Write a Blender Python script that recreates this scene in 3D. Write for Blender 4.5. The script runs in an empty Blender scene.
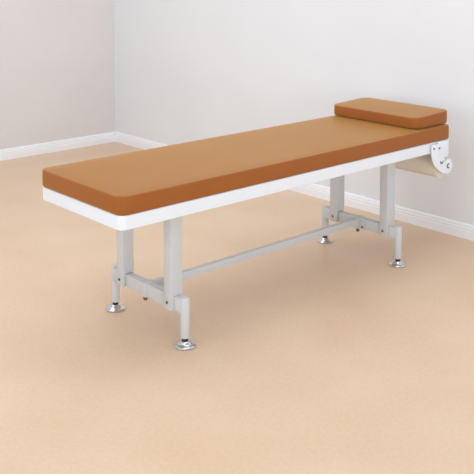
import bpy, bmesh, math
from mathutils import Vector, Matrix

scene = bpy.context.scene
col = scene.collection
PI = math.pi

# ------------------------------------------------------------------ materials
def new_mat(name):
    m = bpy.data.materials.new(name); m.use_nodes = True
    nt = m.node_tree; b = nt.nodes['Principled BSDF']
    return m, nt, b

def srgb(r, g, b):
    f = lambda c: (c/255/12.92) if c/255 <= 0.04045 else ((c/255+0.055)/1.055)**2.4
    return (f(r), f(g), f(b), 1)

def mottled(name, c1, c2, scale, rough, spec=0.5, bump=0.0, bscale=200, metallic=0, detail=4, fine=None, coat=0):
    m, nt, b = new_mat(name)
    tc = nt.nodes.new('ShaderNodeTexCoord')
    n = nt.nodes.new('ShaderNodeTexNoise'); n.inputs['Scale'].default_value = scale; n.inputs['Detail'].default_value = detail
    nt.links.new(tc.outputs['Object'], n.inputs['Vector'])
    r = nt.nodes.new('ShaderNodeValToRGB')
    r.color_ramp.elements[0].position = 0.35; r.color_ramp.elements[0].color = c1
    r.color_ramp.elements[1].position = 0.65; r.color_ramp.elements[1].color = c2
    nt.links.new(n.outputs['Fac'], r.inputs['Fac'])
    out = r.outputs['Color']
    if fine:
        n3 = nt.nodes.new('ShaderNodeTexNoise'); n3.inputs['Scale'].default_value = fine[0]; n3.inputs['Detail'].default_value = 3
        nt.links.new(tc.outputs['Object'], n3.inputs['Vector'])
        r3 = nt.nodes.new('ShaderNodeValToRGB')
        r3.color_ramp.elements[0].position = 0.38; r3.color_ramp.elements[0].color = (fine[1],)*3+(1,)
        r3.color_ramp.elements[1].position = 0.62; r3.color_ramp.elements[1].color = (fine[2],)*3+(1,)
        nt.links.new(n3.outputs['Fac'], r3.inputs['Fac'])
        mx = nt.nodes.new('ShaderNodeMix'); mx.data_type = 'RGBA'; mx.blend_type = 'MULTIPLY'
        mx.inputs[0].default_value = 1
        nt.links.new(out, mx.inputs[6]); nt.links.new(r3.outputs['Color'], mx.inputs[7])
        out = mx.outputs[2]
    nt.links.new(out, b.inputs['Base Color'])
    b.inputs['Roughness'].default_value = rough
    b.inputs['Specular IOR Level'].default_value = spec
    b.inputs['Metallic'].default_value = metallic
    b.inputs['Coat Weight'].default_value = coat
    if bump:
        n2 = nt.nodes.new('ShaderNodeTexNoise'); n2.inputs['Scale'].default_value = bscale; n2.inputs['Detail'].default_value = 3
        nt.links.new(tc.outputs['Object'], n2.inputs['Vector'])
        bp = nt.nodes.new('ShaderNodeBump'); bp.inputs['Strength'].default_value = bump; bp.inputs['Distance'].default_value = 0.002
        nt.links.new(n2.outputs['Fac'], bp.inputs['Height']); nt.links.new(bp.outputs['Normal'], b.inputs['Normal'])
    return m

M_floor = mottled('floor_vinyl', srgb(223,190,158), srgb(229,198,168), 2.2, 0.36, 0.4, 0.02, 260, fine=(70, 0.97, 1.02))
M_wall_l = mottled('wall_paint_bounce_tint', srgb(224,219,218), srgb(227,222,221), 1.6, 0.85, 0.2, 0.03, 90)  # weaker light and warm bounce on the left wall mixed into its colour
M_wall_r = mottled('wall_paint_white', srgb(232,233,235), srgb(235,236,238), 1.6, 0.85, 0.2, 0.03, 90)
M_trim = mottled('trim_gloss_white', srgb(246,247,250), srgb(248,249,252), 3, 0.45, 0.4)
M_vinyl = mottled('tan_leatherette', srgb(158,93,46), srgb(162,96,48), 5, 0.42, 0.2, 0.08, 420)
for k_, v_ in (('Sheen Weight', .55), ('Sheen Roughness', .30), ('Sheen Tint', (1, .80, .25, 1))): M_vinyl.node_tree.nodes['Principled BSDF'].inputs[k_].default_value = v_
M_vinyl.node_tree.nodes['Principled BSDF'].inputs['Specular Tint'].default_value = (1, .88, .60, 1)
M_paint = mottled('white_powder_coat', srgb(236,241,248), srgb(239,244,250), 6, 0.38, 0.45, 0.02, 500)
M_grey = mottled('pale_grey_powder_coat', srgb(208,211,213), srgb(212,215,217), 6, 0.42, 0.45, 0.02, 500)
M_chrome = mottled('chrome', srgb(205,205,208), srgb(215,215,218), 20, 0.14, 0.5, metallic=1)
M_bolt = mottled('bolt_steel', srgb(120,118,115), srgb(140,138,134), 30, 0.35, 0.5, metallic=1)
M_knob = mottled('knob_bronze', srgb(122,108,84), srgb(136,120,94), 30, 0.4, 0.5, metallic=0.6)
M_rubber = mottled('black_rubber', srgb(35,35,37), srgb(45,45,47), 30, 0.6, 0.4)
M_paper = mottled('paper', srgb(230,220,204), srgb(234,225,210), 12, 0.8, 0.2, 0.05, 150)

# ------------------------------------------------------------------ mesh helpers
def link(name, bm, mat, parent=None, smooth=True, angle=35):
    bmesh.ops.recalc_face_normals(bm, faces=bm.faces)
    me = bpy.data.meshes.new(name); bm.to_mesh(me); bm.free()
    me.materials.append(mat)
    if smooth:
        for p in me.polygons: p.use_smooth = True
        me.set_sharp_from_angle(angle=math.radians(angle))
    o = bpy.data.objects.new(name, me); col.objects.link(o)
    if parent: o.parent = parent
    return o

def bevel(bm, w, seg=2):
    es = [e for e in bm.edges if len(e.link_faces) == 2 and e.calc_face_angle(0) > math.radians(40)]
    bmesh.ops.bevel(bm, geom=es, offset=w, segments=seg, affect='EDGES', profile=0.5)

def box_bm(x0, x1, y0, y1, z0, z1, b=0.0, seg=2):
    bm = bmesh.new()
    bmesh.ops.create_cube(bm, size=1)
    for v in bm.verts:
        v.co = Vector((x0+(v.co.x+.5)*(x1-x0), y0+(v.co.y+.5)*(y1-y0), z0+(v.co.z+.5)*(z1-z0)))
    if b: bevel(bm, b, seg)
    return bm

def merge(dst, src):
    me = bpy.data.meshes.new('tmp'); src.to_mesh(me); src.free(); dst.from_mesh(me); bpy.data.meshes.remove(me)

def extrude_profile(pts, axis, a0, a1, b=0.0, seg=2):
    """closed polygon pts in the plane across axis ('x': (y,z), 'y': (x,z)), swept from a0 to a1"""
    bm = bmesh.new()
    mk = (lambda p, a: (a, p[0], p[1])) if axis == 'x' else (lambda p, a: (p[0], a, p[1]))
    v0 = [bm.verts.new(mk(p, a0)) for p in pts]; v1 = [bm.verts.new(mk(p, a1)) for p in pts]
    n = len(pts)
    bm.faces.new(v0); bm.faces.new(v1[::-1])
    for i in range(n): bm.faces.new((v0[i], v0[(i+1) % n], v1[(i+1) % n], v1[i]))
    bmesh.ops.recalc_face_normals(bm, faces=bm.faces)
    if b: bevel(bm, b, seg)
    return bm

def lathe_bm(prof, n=40, close=True, mat=None):
    """prof: list of (r, z) from bottom to top"""
    bm = bmesh.new(); rings = []
    for r, z in prof:
        rings.append([bm.verts.new((r*math.cos(2*PI*i/n), r*math.sin(2*PI*i/n), z)) for i in range(n)])
    for a, b in zip(rings, rings[1:]):
        for i in range(n): bm.faces.new((a[i], a[(i+1) % n], b[(i+1) % n], b[i]))
    if close:
        bm.faces.new(rings[0][::-1]); bm.faces.new(rings[-1])
    if mat is not None: bmesh.ops.transform(bm, matrix=mat, verts=bm.verts)
    return bm

def rrect(x0, x1, y0, y1, r, n=10):
    pts = []
    for cx, cy, a0 in ((x1-r, y1-r, 0), (x0+r, y1-r, 90), (x0+r, y0+r, 180), (x1-r, y0+r, 270)):
        for k in range(n+1):
            a = math.radians(a0+90*k/n); pts.append((cx+r*math.cos(a), cy+r*math.sin(a)))
    return pts

def pad_bm(x0, x1, y0, y1, z0, z1, rc, rt, rb, bulge=0.0, crown=0.0, wedge=0.0, inner=6):
    """padded cushion: stacked rounded rectangles with soft top and bottom edges, side bulge, crowned top"""
    prof = []                                             # (inset, z)
    for k in range(7):
        a = PI/2*k/6; prof.append((rb*(1-math.sin(a)), z0+rb*(1-math.cos(a))))
    m = 5
    for k in range(1, m):
        t = k/m; prof.append((-bulge*math.sin(PI*t), z0+rb+(z1-rt-z0-rb)*t))
    for k in range(7):
        a = PI/2*k/6; prof.append((rt*(1-math.cos(a)), z1-rt+rt*math.sin(a)))
    for k in range(1, inner+1):
        t = k/inner; ins = rt+(min(x1-x0, y1-y0)*0.5-rt-0.004)*t
        prof.append((ins, z1+crown*(1-(1-t)**2.2)))
    bm = bmesh.new(); rings = []
    for ins, z in prof:
        r = max(rc-ins, 0.003)
        ring = []
        for x, y in rrect(x0+ins, x1-ins, y0+ins, y1-ins, r):
            zz = z + wedge*((x-x0)/(x1-x0))*max(0, (z-z0)/(z1-z0))
            ring.append(bm.verts.new((x, y, zz)))
        rings.append(ring)
    n = len(rings[0])
    for a, b in zip(rings, rings[1:]):
        for i in range(n): bm.faces.new((a[i], a[(i+1) % n], b[(i+1) % n], b[i]))
    bm.faces.new(rings[0][::-1]); bm.faces.new(rings[-1])
    return bm

# ------------------------------------------------------------------ the room
def struct(o): o['kind'] = 'structure'; return o
WX, WY, BH = 2.151, 3.228, 0.0755
XA, YA, H = -4.2, -4.8, 2.9
struct(link('floor', box_bm(XA, WX+.1, YA, WY+.1, -.05, 0), M_floor, smooth=False))
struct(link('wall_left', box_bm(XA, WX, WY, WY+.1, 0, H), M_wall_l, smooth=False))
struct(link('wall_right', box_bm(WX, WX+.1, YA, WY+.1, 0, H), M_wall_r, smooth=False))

def base_profile(s):   # (distance out from the wall, height), two stepped beads
    return [(0, 0), (.014, 0), (.014, .040), (.0115, .043), (.0115, .046), (.0125, .049), (.0115, .056), (.009, .059),
            (.009, .062), (.010, .065), (.007, .0725), (.004, BH), (0, BH)]
bm = extrude_profile([(WY-d, z) for d, z in base_profile(1)], 'x', XA, WX)
struct(link('baseboard_left', bm, M_trim, smooth=False))
bm = extrude_profile([(WX-d, z) for d, z in base_profile(1)], 'y', YA, WY-.014)
struct(link('baseboard_right', bm, M_trim, smooth=False))

# ------------------------------------------------------------------ the bed
L, W = 1.920, 0.549
ZF0, ZF1, ZT = 0.5065, 0.557, 0.623
bed = bpy.data.objects.new('examination_bed', None); col.objects.link(bed)
bed.location = (0, 0, 0)
bed['label'] = 'long examination bed with tan padded top on white metal frame with chrome feet'
bed['category'] = 'bed'

link('mattress', pad_bm(0, L+.002, 0, W, ZF1, ZT, .042, .005, .009, .001, .002), M_vinyl, bed, angle=60)

# frame: outer ring with rounded corners, hollow inside, carrying a deck board
def ring_bm(o, i, z0, z1):
    bm = bmesh.new(); b = .002
    def ring(pts, z): return [bm.verts.new((x, y, z)) for x, y in pts]
    def off(rect, d):
        x0, x1, y0, y1, r = rect; return rrect(x0+d, x1-d, y0+d, y1-d, max(r-d, .001), 8)
    seq = [ring(off(o, b), z0), ring(off(o, 0), z0+b), ring(off(o, 0), z1-b), ring(off(o, b), z1),
           ring(off(i, 0), z1), ring(off(i, 0), z0)]
    n = len(seq[0])
    for k in range(len(seq)):
        a, c = seq[k], seq[(k+1) % len(seq)]
        for j in range(n): bm.faces.new((a[j], a[(j+1) % n], c[(j+1) % n], c[j]))
    return bm
fr = link('frame', ring_bm((.004, L-.002, .003, W-.004, .028), (.027, L-.027, .027, W-.027, .01), ZF0, ZF1-.0005), M_paint, bed)
link('deck', box_bm(.027, L-.027, .027, W-.027, ZF1-.016, ZF1-.001), M_paint, bed, smooth=False)
for x in (.317, .95, 1.579):
    link('cross_member', box_bm(x-.03, x+.03, .027, W-.027, ZF0+.003, ZF1-.016, .002), M_paint, bed)

FX = (.315, 1.577); FY = (.052, .505)
def bolt_head(loc, axis, r=.0045, h=.003, parent=None, mat=None):
    m = Matrix.Translation(loc)
    if axis == '-x': m = m @ Matrix.Rotation(-PI/2, 4, 'Y')
    if axis == '-y': m = m @ Matrix.Rotation(PI/2, 4, 'X')
    if axis == '-z': m = m @ Matrix.Rotation(PI, 4, 'X')
    return link('bolt', lathe_bm([(r, -.001), (r, h*.6), (r*.8, h), (r*.45, h), (r*.4, h*.5)], 12, True, m), mat or M_bolt, parent)

ZB0, ZB1 = .127, .177
foot_prof = [(.038, 0), (.0405, .0015), (.041, .004), (.039, .007), (.034, .0095), (.028, .0125), (.0235, .0165), (.0205, .021), (.0150, .0235), (.013, .024)]
for fx in FX:
    # posts: stand on the crossbar, with a lip that laps over its outer face
    for (y0, y1) in ((.092, .137), (.403, .447)):
        bx = fx+(.021 if fx < 1 else .027)
        pr = [(fx-.032, .127), (fx-.0185, .127), (fx-.0185, ZB1+.001), (bx, ZB1+.001), (bx, ZF0+.003), (fx-.032, ZF0+.003)]
        p = link('post', extrude_profile(pr, 'y', y0, y1, .0022), M_grey, bed)
        bolt_head((fx-.0322, (y0+y1)/2+.003, .153), '-x', .0058, .0035, p)
    cb = link('crossbar', box_bm(fx-.018, fx+.016, FY[0], FY[1], ZB0, ZB1, .003), M_grey, bed)
    link('clamp', box_bm(fx-.0235, fx+.0195, .263, .298, ZB0-.003, ZB1+.0025, .002), M_grey, cb)
    k = link('knob', lathe_bm([(.004, -.022), (.0075, -.0205), (.0085, -.016), (.0085, -.010), (.0045, -.0085), (.0045, 0)], 16, True,
             Matrix.Translation((fx-.008, .287, ZB0))), M_knob, cb)
    for fy in FY:
        T = Matrix.Translation((fx, fy, 0))
        lg = link('leg', lathe_bm([(.0165, .033), (.0178, .035), (.0178, .178), (.0172, .1815), (.0150, .1835), (.006, .1842)], 32, True, T), M_grey, bed)
        st = link('stem', lathe_bm([(.0115, .020), (.0115, .040)], 20, True, T), M_rubber, lg)
        ft = link('foot', lathe_bm(foot_prof, 48, True, T), M_chrome, lg)
        ft['label'] = 'round chrome levelling foot'
# stretcher with welded end plates
bm = box_bm(FX[0]+.014, FX[1]-.016, .262, .284, .148, .1785, .002)
stc = link('stretcher', bm, M_grey, bed)
link('end_plate', box_bm(FX[1]-.024, FX[1]-.0195, .235, .268, .128, .166, .0015), M_grey, stc)
bolt_head((FX[1]-.024, .246, .140), '-x', .0055, .004, stc)

# paper roll brackets under the head end
def bracket(ya, yb, side):
    outl = [(1.746, .548), (1.746, .500), (1.752, .478), (1.764, .456), (1.784, .434), (1.810, .416), (1.842, .400), (1.868, .3935)]
    cx, cz, r = 1.881, .427, .0355
    for a in range(-80, 141, 20):
        outl.append((cx+r*math.cos(math.radians(a)), cz+r*math.sin(math.radians(a))))
    outl += [(1.852, .468), (1.840, .478), (1.832, .492), (1.829, .515), (1.829, .548)]
    b = link('bracket', extrude_profile(outl, 'y', ya, yb, .001), M_paint, bed)
    if side < 0:
        bolt_head((1.762, ya, .530), '-y', .0055, .003, b)
        bolt_head((1.805, ya, .527), '-y', .0055, .003, b)
        for (hx, hz, a0, a1) in ((1.826, .460, 170, 370), (1.881, .430, 60, 300)):      # open hooks round the spindle ends
            hb = bmesh.new(); prev = None; N = 12
            for k in range(N+1):
                a = math.radians(a0+(a1-a0)*k/N); ring = []
                for q in range(8):
                    b2 = 2*PI*q/8; rr = .0095+.0032*math.cos(b2)
                    ring.append(hb.verts.new((hx+rr*math.cos(a), ya-.001+.0032*math.sin(b2), hz+rr*math.sin(a))))
                if prev:
                    for q in range(8): hb.faces.new((prev[q], prev[(q+1) % 8], ring[(q+1) % 8], ring[q]))
                else: hb.faces.new(ring)
                prev = ring
            hb.faces.new(prev[::-1])
            link('hook', hb, M_bolt, b)
    return b
bracket(-.0085, -.0043, -1)
bracket(W+.0043, W+.0085, 1)
for ya in (-.0042, W+.0002):
    link('mounting_plate', extrude_profile([(1.800, .556), (1.800, .482), (1.808, .474), (1.878, .474), (1.888, .486), (1.888, .556)], 'y', ya, ya+.004, .001), M_paint, bed)
RA = (1.866, .419)
sp = link('spindle', lathe_bm([(.006, 0), (.006, W+.016)], 20, True,
     Matrix.Translation((RA[0], -.008, RA[1])) @ Matrix.Rotation(-PI/2, 4, 'X')), M_bolt, bed)

R = .0505
pr = [(.019, 0), (R-.001, 0), (R, .001), (R, W-.051), (R-.001, W-.05), (.019, W-.05)]
bm = bmesh.new(); n = 56; rings = []
for r, z in pr: rings.append([bm.verts.new((r*math.cos(2*PI*i/n), r*math.sin(2*PI*i/n), z)) for i in range(n)])
for q in range(len(pr)):
    a, c = rings[q], rings[(q+1) % len(pr)]
    for i in range(n): bm.faces.new((a[i], a[(i+1) % n], c[(i+1) % n], c[i]))
roll_m = Matrix.Translation((RA[0], .022, RA[1])) @ Matrix.Rotation(-PI/2, 4, 'X')
bmesh.ops.transform(bm, matrix=roll_m, verts=bm.verts)
roll = link('paper_roll', bm, M_paper, None)
roll['label'] = 'cream paper roll hanging under the head end of the bed'
roll['category'] = 'paper roll'
core = lathe_bm([(.0075, -.0), (.0188, .0), (.0188, W-.05), (.0075, W-.05)], 32, False, roll_m)
link('core', core, M_paper, roll)

# pillow
pil = link('pillow', pad_bm(1.668, 1.945, .024, .560, ZT+.005, .679, .050, .005, .006, .001, .0015, .011), M_vinyl, None, angle=60)
pil['label'] = 'tan padded wedge pillow with rounded corners lying on the head end'
pil['category'] = 'pillow'

# ------------------------------------------------------------------ light
def area(name, loc, target, size, power, color=(1, 1, 1), size_y=None):
    d = bpy.data.lights.new(name, 'AREA'); d.energy = power; d.color = color; d.size = size
    if size_y: d.shape = 'RECTANGLE'; d.size_y = size_y
    o = bpy.data.objects.new(name, d); col.objects.link(o)
    o.location = loc; o.rotation_euler = (Vector(target)-Vector(loc)).to_track_quat('-Z', 'Y').to_euler()
    return o
area('ceiling_softbox', (0.0, 0.6, 2.85), (0.0, 0.6, 0), 3.4, 47, (.90, .95, 1))
area('side_softbox', (-3.6, 0.2, 1.5), (2, .4, 1.0), 1.8, 31, (.88, .94, 1))
area('front_softbox', (-1.3, -4.4, 1.15), (1.8, .4, .3), 1.5, 64, (.90, .95, 1))
w = bpy.data.worlds.new('world'); scene.world = w; w.use_nodes = True
bg = w.node_tree.nodes['Background']; bg.inputs[0].default_value = (.88, .94, 1, 1); bg.inputs[1].default_value = .74

# ------------------------------------------------------------------ camera
f, yaw, t, cx, cy = 865.5307, .8385, .0721, 237, 21.2287
cam = bpy.data.cameras.new('camera'); co = bpy.data.objects.new('camera', cam); col.objects.link(co)
fw = Vector((math.cos(yaw)*math.cos(t), math.sin(yaw)*math.cos(t), -math.sin(t)))
r = Vector((math.sin(yaw), -math.cos(yaw), 0)); u = r.cross(fw)
mt = Matrix(((r.x, u.x, -fw.x), (r.y, u.y, -fw.y), (r.z, u.z, -fw.z)))
co.matrix_world = Matrix.Translation((-1.6095, -2.3743, 1.4213)) @ mt.to_4x4()
cam.sensor_width = 36; cam.lens = f/474*36
cam.shift_x = 0; cam.shift_y = -(237-cy)/474
cam.clip_start = .05
scene.camera = co

vs = scene.view_settings
scene.display_settings.display_device = 'sRGB'
vs.view_transform = 'Standard'; vs.look = 'None'; vs.exposure = 0; vs.gamma = 1; vs.use_curve_mapping = False
